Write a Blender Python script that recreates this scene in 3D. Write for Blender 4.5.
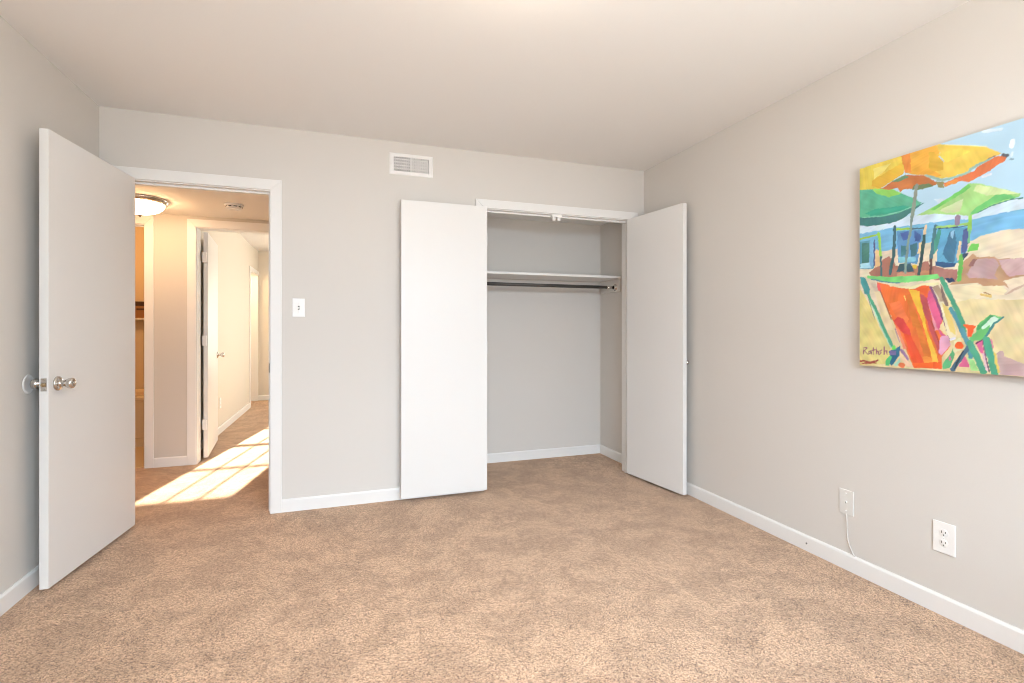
import bpy, bmesh, math, random
import numpy as np
from mathutils import Vector, Matrix

random.seed(4)
scene = bpy.context.scene
COL = scene.collection
for o in list(bpy.data.objects):
    bpy.data.objects.remove(o)

# ------------------------------------------------------------------ camera
YAW = 0.32955                       # turned to the right of the room's long axis
cam_data = bpy.data.cameras.new('camera')
cam_data.sensor_width = 36.0
cam_data.lens = 36.0 * 497.93 / 1024.0
cam_data.shift_y = -(341.5 - 329.4) / 1024.0
cam_data.clip_start = 0.05
camera = bpy.data.objects.new('camera', cam_data)
COL.objects.link(camera)
camera.location = (0, 0, 1.160)
camera.rotation_euler = (math.pi / 2, 0, -YAW)
scene.camera = camera

# ------------------------------------------------------------------ sky, sun, exposure
world = bpy.data.worlds.new('sky')
scene.world = world
world.use_nodes = True
bgn = world.node_tree.nodes['Background']
bgn.inputs['Color'].default_value = (0.72, 0.86, 1.0, 1)
bgn.inputs['Strength'].default_value = 1.3

def lamp(name, kind, loc, aim, energy, color, **kw):
    d = bpy.data.lights.new(name, kind)
    d.energy = energy
    d.color = color
    for k, v in kw.items():
        setattr(d, k, v)
    o = bpy.data.objects.new(name, d)
    COL.objects.link(o)
    o.location = loc
    o.rotation_euler = Vector(aim).to_track_quat('-Z', 'Y').to_euler()
    return o

ELEV = math.radians(20.0)
sun_dir = (-0.186 * math.cos(ELEV), -0.983 * math.cos(ELEV), -math.sin(ELEV))
lamp('sun', 'SUN', (0, 14, 6), sun_dir, 24.0, (1.0, 0.86, 0.66), angle=math.radians(0.45))
# daylight arriving through the bedroom window and the window of the far room
lamp('window_daylight', 'AREA', (0.62, -0.74, 1.40), (0, 1, 0), 14.0, (0.92, 0.96, 1.0),
     shape='RECTANGLE', size=2.2, size_y=1.3)
lamp('window_skylight', 'AREA', (0.62, -3.2, 2.75), (0, 1.0, -0.50), 640.0, (0.70, 0.85, 1.0),
     shape='RECTANGLE', size=5.0, size_y=2.6)
lamp('ground_light', 'AREA', (0.62, -2.3, -0.05), (0, 0.5, 1), 510.0, (1.0, 0.945, 0.87),
     shape='RECTANGLE', size=5.0, size_y=2.4)
lamp('far_window_daylight', 'AREA', (0.25, 9.32, 1.28), (0, -1, 0), 42.0, (1.0, 0.92, 0.75),
     shape='RECTANGLE', size=1.5, size_y=1.3)
lamp('added_side_fill', 'AREA', (1.98, 6.75, 1.45), (-1, 0, 0), 50.0, (1.0, 0.93, 0.77),  # unseen fill added to brighten the far room evenly
     shape='RECTANGLE', size=2.2, size_y=1.3)
lamp('bathroom_lamp', 'POINT', (-2.15, 5.65, 2.15), (0, 0, -1), 11.0, (1.0, 0.50, 0.19), shadow_soft_size=0.12)
lamp('added_alcove_fill', 'POINT', (-1.85, 8.45, 2.10), (0, 0, -1), 16.0, (1.0, 0.74, 0.44), shadow_soft_size=0.12)  # added fill that warms the far jamb of the alcove

vs = scene.view_settings
scene.display_settings.display_device = 'sRGB'
vs.view_transform = 'Standard'
vs.look = 'None'
vs.gamma = 1.0
vs.use_curve_mapping = False
vs.exposure = 0.88
scene.cycles.max_bounces = 14
scene.cycles.diffuse_bounces = 10
scene.cycles.glossy_bounces = 4
scene.cycles.transparent_max_bounces = 12
scene.cycles.caustics_reflective = False
scene.cycles.caustics_refractive = False
scene.cycles.use_denoising = True
scene.cycles.filter_width = 0.95
scene.cycles.sample_clamp_indirect = 6.0

# lamp strengths used by the ceiling-lamp builder
BED_LAMP = (26.0, (1.0, 0.82, 0.62))
HALL_LAMP = (24.0, (1.0, 0.60, 0.30))

# ------------------------------------------------------------------ materials
def lin(r, g, b):
    f = lambda c: (c / 255.0) / 12.92 if c <= 10 else ((c / 255.0 + 0.055) / 1.055) ** 2.4
    return (f(r), f(g), f(b), 1.0)

def mat(name, col, rough=0.5, metal=0.0, spec=0.5, bump=0.0, bscale=200.0, tint=0.0, tscale=3.0):
    m = bpy.data.materials.new(name)
    m.use_nodes = True
    nt = m.node_tree
    b = nt.nodes['Principled BSDF']
    b.inputs['Base Color'].default_value = col
    b.inputs['Roughness'].default_value = rough
    b.inputs['Metallic'].default_value = metal
    b.inputs['Specular IOR Level'].default_value = spec
    tc = nt.nodes.new('ShaderNodeTexCoord')
    if bump:
        n = nt.nodes.new('ShaderNodeTexNoise')
        n.inputs['Scale'].default_value = bscale
        n.inputs['Detail'].default_value = 4
        nt.links.new(tc.outputs['Object'], n.inputs['Vector'])
        bp = nt.nodes.new('ShaderNodeBump')
        bp.inputs['Strength'].default_value = bump
        bp.inputs['Distance'].default_value = 0.002
        nt.links.new(n.outputs['Fac'], bp.inputs['Height'])
        nt.links.new(bp.outputs['Normal'], b.inputs['Normal'])
    if tint:
        n2 = nt.nodes.new('ShaderNodeTexNoise')
        n2.inputs['Scale'].default_value = tscale
        n2.inputs['Detail'].default_value = 3
        nt.links.new(tc.outputs['Object'], n2.inputs['Vector'])
        mx = nt.nodes.new('ShaderNodeMix')
        mx.data_type = 'RGBA'
        mx.inputs[6].default_value = tuple(c * (1 - tint) for c in col[:3]) + (1,)
        mx.inputs[7].default_value = tuple(min(1, c * (1 + tint)) for c in col[:3]) + (1,)
        nt.links.new(n2.outputs['Fac'], mx.inputs[0])
        nt.links.new(mx.outputs[2], b.inputs['Base Color'])
    return m

M = {}
M['wall'] = mat('greige_wall_paint', (0.622, 0.600, 0.568, 1), 0.75, spec=0.25, bump=0.12, bscale=260, tint=0.012, tscale=1.5)
M['ceiling'] = mat('ceiling_paint', (0.77, 0.765, 0.755, 1), 0.85, spec=0.2, bump=0.15, bscale=180)
M['hall_ceiling'] = mat('lit_hall_ceiling_paint', (0.86, 0.85, 0.82, 1), 0.85, spec=0.2, bump=0.15, bscale=180)  # ceiling paint made lighter, lamp glow put into the colour
M['far_wall'] = mat('cream_room_paint', (0.66, 0.615, 0.54, 1), 0.75, spec=0.25, bump=0.12, bscale=260)
M['ivory'] = mat('ivory_plastic', (0.67, 0.66, 0.63, 1), 0.4)
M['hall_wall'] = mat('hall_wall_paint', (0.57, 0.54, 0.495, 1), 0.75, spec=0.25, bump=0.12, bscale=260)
M['trim'] = mat('white_trim_paint', (0.755, 0.755, 0.745, 1), 0.35, spec=0.4, bump=0.03, bscale=60)
M['door'] = mat('white_door_paint', (0.715, 0.712, 0.70, 1), 0.42, spec=0.4, bump=0.05, bscale=120)
M['plastic'] = mat('white_plastic', (0.80, 0.80, 0.79, 1), 0.3)
M['slot'] = mat('dark_slot', (0.02, 0.02, 0.02, 1), 0.6)
M['nickel'] = mat('satin_nickel', (0.62, 0.60, 0.57, 1), 0.22, metal=1.0, bump=0.02, bscale=400)
M['bronze'] = mat('aged_brass', (0.50, 0.36, 0.20, 1), 0.3, metal=1.0, bump=0.02, bscale=400)
M['rod'] = mat('grey_steel_rod', (0.085, 0.08, 0.075, 1), 0.5, metal=0.6, bump=0.02, bscale=300)
M['bath_wall'] = mat('cream_bath_paint', (0.72, 0.62, 0.45, 1), 0.55, spec=0.3, bump=0.06, bscale=200)
M['tub'] = mat('almond_enamel', (0.78, 0.66, 0.46, 1), 0.15, bump=0.01, bscale=60)
M['vinyl'] = mat('tan_vinyl', (0.62, 0.48, 0.30, 1), 0.35, bump=0.05, bscale=120, tint=0.08, tscale=14)
M['brown_box'] = mat('brown_board', lin(150, 105, 60), 0.6, bump=0.1, bscale=90, tint=0.1, tscale=30)
M['dark_box'] = mat('dark_brown_board', lin(75, 50, 35), 0.6, bump=0.1, bscale=90)
M['canvas_edge'] = mat('raw_canvas', lin(205, 198, 180), 0.85, bump=0.3, bscale=900)
M['pine'] = mat('pine_stretcher', lin(190, 160, 115), 0.7, bump=0.1, bscale=120, tint=0.08, tscale=40)

def carpet_material():
    m = bpy.data.materials.new('beige_cut_pile_carpet')
    m.use_nodes = True
    nt = m.node_tree
    N, L = nt.nodes, nt.links
    b = N['Principled BSDF']
    b.inputs['Roughness'].default_value = 0.95
    b.inputs['Specular IOR Level'].default_value = 0.1
    b.inputs['Sheen Weight'].default_value = 0.25
    b.inputs['Sheen Roughness'].default_value = 0.6
    tc = N.new('ShaderNodeTexCoord')
    def noise(scale, detail, rough=0.6):
        n = N.new('ShaderNodeTexNoise')
        n.inputs['Scale'].default_value = scale
        n.inputs['Detail'].default_value = detail
        n.inputs['Roughness'].default_value = rough
        L.new(tc.outputs['Object'], n.inputs['Vector'])
        return n
    tuft = noise(210.0, 3, 0.8)
    clump = noise(60.0, 3)
    nap = noise(4.6, 6, 0.70)
    vor = N.new('ShaderNodeTexVoronoi')
    vor.inputs['Scale'].default_value = 270.0
    L.new(tc.outputs['Object'], vor.inputs['Vector'])
    sep = N.new('ShaderNodeSeparateColor')
    L.new(vor.outputs['Color'], sep.inputs[0])
    blend = N.new('ShaderNodeMix')
    blend.inputs[0].default_value = 0.55
    L.new(tuft.outputs['Fac'], blend.inputs[2])
    L.new(sep.outputs[0], blend.inputs[3])
    def ramp(src, stops):
        r = N.new('ShaderNodeValToRGB')
        e = r.color_ramp.elements
        e[0].position, e[0].color = stops[0]
        e[1].position, e[1].color = stops[1]
        for p, c in stops[2:]:
            x = e.new(p)
            x.color = c
        L.new(src, r.inputs['Fac'])
        return r
    r1 = ramp(blend.outputs[0], [(0.22, (0.150, 0.074, 0.036, 1)), (0.78, (0.880, 0.615, 0.405, 1)), (0.46, (0.580, 0.362, 0.222, 1))])
    r2 = ramp(clump.outputs['Fac'], [(0.34, (0.86, 0.85, 0.84, 1)), (0.62, (1.0, 1.0, 1.0, 1))])
    r3 = ramp(nap.outputs['Fac'], [(0.45, (0.80, 0.785, 0.77, 1)), (0.55, (1.0, 1.0, 1.0, 1))])
    def mul(a, c):
        x = N.new('ShaderNodeMix')
        x.data_type = 'RGBA'
        x.blend_type = 'MULTIPLY'
        x.inputs[0].default_value = 1.0
        L.new(a, x.inputs[6])
        L.new(c, x.inputs[7])
        return x.outputs[2]
    L.new(mul(mul(r1.outputs['Color'], r2.outputs['Color']), r3.outputs['Color']), b.inputs['Base Color'])
    ad = N.new('ShaderNodeMath')
    ad.operation = 'SUBTRACT'
    L.new(tuft.outputs['Fac'], ad.inputs[0])
    L.new(vor.outputs['Distance'], ad.inputs[1])
    bp = N.new('ShaderNodeBump')
    bp.inputs['Strength'].default_value = 0.55
    bp.inputs['Distance'].default_value = 0.008
    L.new(ad.outputs[0], bp.inputs['Height'])
    L.new(bp.outputs['Normal'], b.inputs['Normal'])
    return m
M['carpet'] = carpet_material()

def glass_material():
    m = bpy.data.materials.new('clear_window_glass')
    m.use_nodes = True
    nt = m.node_tree
    N, L = nt.nodes, nt.links
    N.remove(N['Principled BSDF'])
    t = N.new('ShaderNodeBsdfTransparent')
    g = N.new('ShaderNodeBsdfGlossy')
    g.inputs['Roughness'].default_value = 0.02
    mx = N.new('ShaderNodeMixShader')
    mx.inputs[0].default_value = 0.06
    L.new(t.outputs[0], mx.inputs[1])
    L.new(g.outputs[0], mx.inputs[2])
    L.new(mx.outputs[0], N['Material Output'].inputs['Surface'])
    return m
M['glass'] = glass_material()

def glow_material(name, strength, color):
    m = bpy.data.materials.new(name)
    m.use_nodes = True
    b = m.node_tree.nodes['Principled BSDF']
    b.inputs['Base Color'].default_value = (0.9, 0.88, 0.84, 1)
    b.inputs['Roughness'].default_value = 0.35
    b.inputs['Emission Color'].default_value = color + (1,)
    b.inputs['Emission Strength'].default_value = strength
    return m

# ------------------------------------------------------------------ mesh helpers
def box(bm, x0, x1, y0, y1, z0, z1, mi=0):
    vs_ = [bm.verts.new(p) for p in ((x0, y0, z0), (x1, y0, z0), (x1, y1, z0), (x0, y1, z0),
                                     (x0, y0, z1), (x1, y0, z1), (x1, y1, z1), (x0, y1, z1))]
    fs = []
    for idx in ((0, 3, 2, 1), (4, 5, 6, 7), (0, 1, 5, 4), (1, 2, 6, 5), (2, 3, 7, 6), (3, 0, 4, 7)):
        f = bm.faces.new([vs_[i] for i in idx])
        f.material_index = mi
        fs.append(f)
    return vs_, fs

def bbox(bm, x0, x1, y0, y1, z0, z1, r=0.003, seg=2, mi=0):
    """box with rounded edges, added to bm"""
    t = bmesh.new()
    box(t, x0, x1, y0, y1, z0, z1, mi)
    bmesh.ops.bevel(t, geom=t.edges[:], offset=r, segments=seg, profile=0.5, affect='EDGES')
    join(bm, t)

def join(bm, t, mx=None):
    """copy everything of t into bm (optionally transformed) and free t"""
    vm = {}
    for v in t.verts:
        vm[v] = bm.verts.new(mx @ v.co if mx else v.co)
    for f in t.faces:
        try:
            nf = bm.faces.new([vm[v] for v in f.verts])
            nf.material_index = f.material_index
            nf.smooth = f.smooth
        except ValueError:
            pass
    t.free()

def lathe(bm, prof, seg=40, mx=None, mi=0, smooth=True):
    """revolve (radius, height) pairs about local Z"""
    t = bmesh.new()
    rings = []
    for r, z in prof:
        if r < 1e-6:
            rings.append([t.verts.new((0, 0, z))])
        else:
            rings.append([t.verts.new((r * math.cos(2 * math.pi * i / seg), r * math.sin(2 * math.pi * i / seg), z)) for i in range(seg)])
    for a, b in zip(rings, rings[1:]):
        for i in range(seg):
            j = (i + 1) % seg
            if len(a) == 1 and len(b) == 1:
                continue
            if len(a) == 1:
                vs_ = [a[0], b[j], b[i]]
            elif len(b) == 1:
                vs_ = [a[i], a[j], b[0]]
            else:
                vs_ = [a[i], a[j], b[j], b[i]]
            f = t.faces.new(vs_)
            f.smooth = smooth
            f.material_index = mi
    bmesh.ops.recalc_face_normals(t, faces=t.faces[:])
    join(bm, t, mx)

def axis_to(loc, d):
    """matrix whose local Z points along d, placed at loc"""
    q = Vector(d).normalized().to_track_quat('Z', 'Y')
    return Matrix.Translation(Vector(loc)) @ q.to_matrix().to_4x4()

def tube(bm, pts, r, seg=12, mi=0):
    pts = [Vector(p) for p in pts]
    rings = []
    for i, p in enumerate(pts):
        d = (pts[min(i + 1, len(pts) - 1)] - pts[max(i - 1, 0)]).normalized()
        q = d.to_track_quat('Z', 'Y').to_matrix()
        rings.append([bm.verts.new(p + q @ Vector((r * math.cos(2 * math.pi * k / seg), r * math.sin(2 * math.pi * k / seg), 0))) for k in range(seg)])
    for a, b in zip(rings, rings[1:]):
        for k in range(seg):
            f = bm.faces.new([a[k], a[(k + 1) % seg], b[(k + 1) % seg], b[k]])
            f.smooth = True
            f.material_index = mi
    bm.faces.new(list(reversed(rings[0])))
    bm.faces.new(rings[-1])

def link(name, bm, m, parent=None, loc=None, rot=None):
    me = bpy.data.meshes.new(name)
    bmesh.ops.recalc_face_normals(bm, faces=bm.faces[:])
    bm.to_mesh(me)
    bm.free()
    for x in (m if isinstance(m, (list, tuple)) else [m]):
        me.materials.append(x)
    o = bpy.data.objects.new(name, me)
    COL.objects.link(o)
    if parent:
        o.parent = parent
    if loc is not None:
        o.location = loc
    if rot is not None:
        o.rotation_euler = rot
    return o

def tag(o, label, cat, group=None, kind=None):
    o['label'] = label
    o['category'] = cat
    if group:
        o['group'] = group
    if kind:
        o['kind'] = kind
    return o

def empty(name, loc, rot=(0, 0, 0)):
    o = bpy.data.objects.new(name, None)
    o.empty_display_size = 0.05
    COL.objects.link(o)
    o.location = loc
    o.rotation_euler = rot
    return o

def struct(name, bm, m, label, cat):
    return tag(link(name, bm, m), label, cat, kind='structure')

# ------------------------------------------------------------------ measures (metres)
XL, XR = -1.317, 2.315          # bedroom side walls
YF, YB, YBO = -0.55, 3.467, 3.582   # window wall, back wall, its hall side
HC, HL = 2.44, 2.135            # ceiling height, dropped ceiling of hall and closet
DX0, DX1, DZ = -1.180, -0.430, 2.032    # bedroom doorway
CX0, CX1, CZ = 0.974, 2.180, 2.030      # closet opening
KX0, KX1, KY = 0.86, 2.303, 4.162       # closet interior
HY0, HY1 = 4.932, 5.050         # far wall of the hall
HX0, HX1 = -2.70, 0.30          # hall ends
RX0, RX1, RY = -1.290, 1.70, 9.040      # far room
OX0, OX1, OZ = -1.178, -0.416, 2.034    # doorway into the far room
LX0, LX1, LY = -2.25, -1.562, 6.58      # bathroom doorway and back wall
LXA, LXB = -2.72, -1.41                 # bathroom side walls
WX0, WX1, WZ0, WZ1 = -0.380, 0.300, 0.64, 1.98  # far window
BX0, BX1, BZ0, BZ1 = -0.40, 1.64, 0.78, 2.06    # bedroom window

# ------------------------------------------------------------------ floor and ceilings
bm = bmesh.new()
box(bm, -3.0, 2.7, -0.70, 9.30, -0.10, 0.0)
struct('floor', bm, M['carpet'], 'beige cut-pile carpet running through bedroom, closet and hall', 'floor')

bm = bmesh.new()
box(bm, XL - 0.12, XR + 0.12, YF - 0.14, YBO, HC, HC + 0.12)
struct('ceiling', bm, M['ceiling'], 'smooth off-white ceiling of the bedroom', 'ceiling')
bm = bmesh.new()
box(bm, HX0 - 0.12, KX0 - 0.1, YBO, HY1, HL, HC + 0.12)
struct('ceiling_hall', bm, M['hall_ceiling'], 'low warm-lit ceiling of the hall with a round lamp', 'ceiling')
bm = bmesh.new()
box(bm, KX0 - 0.1, XR + 0.12, YBO, KY + 0.12, HL, HC + 0.12)
struct('ceiling_closet', bm, M['ceiling'], 'low ceiling inside the open closet', 'ceiling')
bm = bmesh.new()
box(bm, -2.4, RX1 + 0.12, HY1, RY + 0.14, HC, HC + 0.12)
struct('ceiling_far', bm, M['ceiling'], 'bright ceiling of the sunlit room beyond the hall', 'ceiling')
bm = bmesh.new()
box(bm, LXA, LXB, HY1, LY, 2.36, HC)
struct('ceiling_bath', bm, M['ceiling'], 'ceiling of the amber-lit bathroom off the hall', 'ceiling')
bm = bmesh.new()
box(bm, LXA, LXB, HY0 + 0.03, LY, 0.0, 0.004)
struct('floor_bath', bm, M['vinyl'], 'tan vinyl floor of the amber-lit bathroom', 'floor')

# ------------------------------------------------------------------ walls
W = M['wall']
bm = bmesh.new()
box(bm, XL - 0.12, XL, YF, YBO, 0, HC)
struct('wall_left', bm, W, 'greige wall behind the open white bedroom door', 'wall')
bm = bmesh.new()
box(bm, XR, XR + 0.12, YF, KY + 0.12, 0, HC)
struct('wall_right', bm, W, 'long greige wall that carries the beach painting and two plates', 'wall')
bm = bmesh.new()
box(bm, XL, DX0 - 0.02, YB, YBO, 0, HC)
box(bm, DX1 + 0.02, CX0 - 0.02, YB, YBO, 0, HC)
box(bm, CX1 + 0.02, XR, YB, YBO, 0, HC)
box(bm, DX0 - 0.02, DX1 + 0.02, YB, YBO, DZ + 0.02, HC)
box(bm, CX0 - 0.02, CX1 + 0.02, YB, YBO, CZ + 0.02, HC)
struct('wall_back', bm, W, 'greige wall with the hall doorway and the closet opening', 'wall')
bm = bmesh.new()
box(bm, XL - 0.12, BX0, YF - 0.14, YF, 0, HC)
box(bm, BX1, XR + 0.12, YF - 0.14, YF, 0, HC)
box(bm, BX0, BX1, YF - 0.14, YF, 0, BZ0)
box(bm, BX0, BX1, YF - 0.14, YF, BZ1, HC)
struct('wall_front', bm, W, 'greige wall with the wide bedroom window', 'wall')
bm = bmesh.new()
box(bm, KX0 - 0.1, XR + 0.0, KY, KY + 0.12, 0, HL)
struct('wall_closet_back', bm, W, 'greige back wall inside the closet', 'wall')
bm = bmesh.new()
box(bm, KX1, XR, YBO, KY, 0, HL)
struct('wall_closet_right', bm, W, 'greige side wall inside the closet under the shelf end', 'wall')
bm = bmesh.new()
box(bm, KX0 - 0.1, KX0, YBO, KY, 0, HL)
struct('wall_closet_left', bm, W, 'greige closet side wall hidden by the folded-back door', 'wall')
HW = M['hall_wall']
bm = bmesh.new()
box(bm, HX0 - 0.12, LX0 - 0.02, HY0, HY1, 0, HC)
box(bm, LX1 + 0.02, OX0 - 0.02, HY0, HY1, 0, HC)
box(bm, OX1 + 0.02, RX1 + 0.12, HY0, HY1, 0, HC)
box(bm, LX0 - 0.02, LX1 + 0.02, HY0, HY1, OZ + 0.02, HC)
box(bm, OX0 - 0.02, OX1 + 0.02, HY0, HY1, OZ + 0.02, HC)
struct('wall_hall_back', bm, HW, 'hall wall with the bathroom doorway and the next doorway', 'wall')
bm = bmesh.new()
box(bm, HX0 - 0.12, HX0, YB, HY0, 0, HL)
struct('wall_hall_left', bm, HW, 'end wall of the hall behind the bedroom door', 'wall')
bm = bmesh.new()
box(bm, HX1, HX1 + 0.1, YBO, HY0, 0, HL)
struct('wall_hall_right', bm, HW, 'end wall of the hall beside the closet', 'wall')
bm = bmesh.new()
box(bm, HX0, XL - 0.12, YB, YBO, 0, HL)
struct('wall_hall_front', bm, HW, 'near wall of the hall beyond the bedroom corner', 'wall')
AY0, AY1, AZ = 8.27, 8.99, 2.05      # opening in the far room's side wall
bm = bmesh.new()
box(bm, RX0 - 0.12, RX0, HY1, AY0, 0, HC)
box(bm, RX0 - 0.12, RX0, AY1, RY, 0, HC)
box(bm, RX0 - 0.12, RX0, AY0, AY1, AZ, HC)
struct('wall_far_left', bm, M['far_wall'], 'cream side wall of the sunlit room beyond the hall', 'wall')
bm = bmesh.new()
box(bm, -2.4, WX0, RY, RY + 0.14, 0, HC)
box(bm, WX1, RX1 + 0.12, RY, RY + 0.14, 0, HC)
box(bm, WX0, WX1, RY, RY + 0.14, 0, WZ0)
box(bm, WX0, WX1, RY, RY + 0.14, WZ1, HC)
struct('wall_far_back', bm, M['far_wall'], 'tan end wall of the room beyond the hall', 'wall')
bm = bmesh.new()
box(bm, RX1, RX1 + 0.12, HY1, 5.75, 0, HC)
box(bm, RX1, RX1 + 0.12, 7.75, RY, 0, HC)
box(bm, RX1, RX1 + 0.12, 5.75, 7.75, 0, 0.85)
box(bm, RX1, RX1 + 0.12, 5.75, 7.75, 2.05, HC)
struct('wall_far_right', bm, M['far_wall'], 'side wall of the far room opposite its open door', 'wall')
bm = bmesh.new()
box(bm, -2.4, -2.28, AY0 - 0.4, RY, 0, HC)
box(bm, -2.28, RX0 - 0.12, AY0 - 0.4, AY0 - 0.28, 0, HC)
struct('wall_alcove', bm, M['far_wall'], 'walls of the alcove off the far room', 'wall')
bm = bmesh.new()
box(bm, LXA - 0.12, LXA, HY1, LY + 0.12, 0, HC)
box(bm, LXA, RX0 - 0.12, LY, LY + 0.12, 0, HC)
box(bm, LXB, LXB + 0.001, HY1, LY, 0, 2.36)
struct('wall_bath', bm, M['bath_wall'], 'amber-lit cream walls of the bathroom off the hall', 'wall')

# ------------------------------------------------------------------ baseboards
BH, BT = 0.080, 0.013
def base_run(bm, p, q, n):
    """baseboard from p to q, its face pushed out along n; eased top edge"""
    p, q, n = Vector(p + (0,)), Vector(q + (0,)), Vector(n + (0,))
    prof = [(0, 0), (BT, 0), (BT, BH - 0.010), (BT - 0.003, BH - 0.004), (BT - 0.007, BH), (0, BH)]
    rows = []
    for e in (p, q):
        rows.append([bm.verts.new(e + n * a + Vector((0, 0, b))) for a, b in prof])
    k = len(prof)
    for i in range(k):
        bm.faces.new([rows[0][i], rows[0][(i + 1) % k], rows[1][(i + 1) % k], rows[1][i]])
    bm.faces.new(rows[0])
    bm.faces.new(list(reversed(rows[1])))

CW = 0.066                     # casing width
def baseboard(name, label, *runs):
    bm = bmesh.new()
    for r in runs:
        base_run(bm, *r)
    return struct(name, bm, M['trim'], label, 'baseboard')

baseboard('baseboard_left', 'white baseboard along the wall behind the bedroom door', ((XL, YF), (XL, YB), (1, 0)))
br_ = baseboard('baseboard_right', 'white baseboard under the beach painting', ((XR, YF), (XR, YB), (-1, 0)))
baseboard('baseboard_back', 'white baseboard between the doorway and the closet', ((DX1 + CW + 0.004, YB), (CX0 - CW - 0.004, YB), (0, -1)),
          ((CX1 + CW + 0.004, YB), (XR, YB), (0, -1)))
baseboard('baseboard_front', 'white baseboard under the bedroom window', ((XL, YF), (XR, YF), (0, 1)))
baseboard('baseboard_closet', 'white baseboard around the inside of the closet', ((KX0, KY), (KX1, KY), (0, -1)), ((KX1, YBO), (KX1, KY), (-1, 0)),
          ((KX0, YBO), (KX0, KY), (1, 0)))
baseboard('baseboard_hall', 'short white baseboard between the two hall openings', ((LX1 + CW, HY0), (OX0 - CW - 0.004, HY0), (0, -1)))
baseboard('baseboard_far_left', 'white baseboard along the cream wall beyond the hall', ((RX0, HY1), (RX0, AY0), (1, 0)))
baseboard('baseboard_far_back', 'white baseboard on the end wall of the far room', ((RX0, RY), (RX1, RY), (0, -1)))

bm = bmesh.new()
lathe(bm, [(0, 0), (0.0045, 0), (0.0045, 0.0012), (0.003, 0.0006), (0, 0.0004)], 16, axis_to((XR - BT, 1.967, 0.040), (-1, 0, 0)))
link('cable_hole', bm, M['slot'], br_)['label'] = 'small dark hole in the baseboard'

# ------------------------------------------------------------------ door frames: jambs, stops and casings
def frame(name, label, x0, x1, zt, ya, yb, stop_y, both=True, rev=0.005, CW=0.066):
    """doorway frame through a wall from ya (casing face side) to yb"""
    bm = bmesh.new()
    t = 0.018
    box(bm, x0 - t, x0, ya, yb, 0, zt + t)
    box(bm, x1, x1 + t, ya, yb, 0, zt + t)
    box(bm, x0, x1, ya, yb, zt, zt + t)
    if stop_y is not None:
        s0, s1 = stop_y
        box(bm, x0, x0 + 0.011, s0, s1, 0, zt)
        box(bm, x1 - 0.011, x1, s0, s1, 0, zt)
        box(bm, x0 + 0.011, x1 - 0.011, s0, s1, zt - 0.011, zt)
    root = struct(name, bm, M['trim'], label, 'door frame')
    for side, yy in ((-1, ya), (1, yb)):
        if side == 1 and not both:
            continue
        c = bmesh.new()
        y0, y1 = (yy - 0.016, yy) if side == -1 else (yy, yy + 0.016)
        a0, a1, zz = x0 - rev, x1 + rev, zt + rev
        # mitred legs and head
        def leg(pts):
            t2 = bmesh.new()
            lo = [t2.verts.new((px, y1, pz)) for px, pz in pts]
            hi = [t2.verts.new((px, y0, pz)) for px, pz in pts]
            t2.faces.new(lo)
            t2.faces.new(list(reversed(hi)))
            for i in range(len(pts)):
                j = (i + 1) % len(pts)
                t2.faces.new([lo[i], lo[j], hi[j], hi[i]])
            bmesh.ops.recalc_face_normals(t2, faces=t2.faces[:])
            bmesh.ops.bevel(t2, geom=t2.edges[:], offset=0.0022, segments=2, profile=0.5, affect='EDGES')
            join(c, t2)
        leg([(a0 - CW, 0), (a0, 0), (a0, zz), (a0 - CW, zz + CW)])
        leg([(a1, 0), (a1 + CW, 0), (a1 + CW, zz + CW), (a1, zz)])
        leg([(a0, zz), (a1, zz), (a1 + CW, zz + CW), (a0 - CW, zz + CW)])
        link('casing', c, M['trim'], root)
    return root

f1 = frame('trim_1', 'white frame of the hall doorway in the bedroom wall', DX0, DX1, DZ, YB, YBO, (YB + 0.040, YB + 0.072))
bm = bmesh.new()
bbox(bm, DX1 - 0.0025, DX1 + 0.001, YB - 0.0165, YB + 0.030, 0.888, 0.946, 0.0008)
o = link('strike_plate', bm, M['nickel'], f1)
o['label'] = 'metal strike plate'
f2 = frame('trim_2', 'white frame of the closet opening', CX0, CX1, CZ, YB, YBO, (YB + 0.040, YB + 0.058), both=False, CW=0.061)
f3 = frame('trim_3', 'white frame of the doorway from hall to sunlit room', OX0, OX1, OZ, HY0, HY1, None)
f4 = frame('trim_4', 'white frame of the bathroom doorway off the hall, amber light inside', LX0, LX1, OZ, HY0, HY1, (HY0 + 0.040, HY0 + 0.058), both=False)
bm = bmesh.new()
box(bm, RX0 - 0.125, RX0 + 0.004, AY1 - 0.018, AY1, 0, AZ)
box(bm, RX0 - 0.125, RX0 + 0.004, AY0, AY0 + 0.018, 0, AZ)
box(bm, RX0 - 0.125, RX0 + 0.004, AY0 + 0.018, AY1 - 0.018, AZ - 0.018, AZ)
bbox(bm, RX0, RX0 + 0.012, AY0 - 0.055, AY0 + 0.006, 0, AZ + 0.05, 0.002)
bbox(bm, RX0, RX0 + 0.012, AY0 + 0.006, RY, AZ - 0.010, AZ + 0.05, 0.002)
struct('trim_5', bm, M['trim'], 'white frame of the last doorway in the cream wall', 'door frame')

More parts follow.
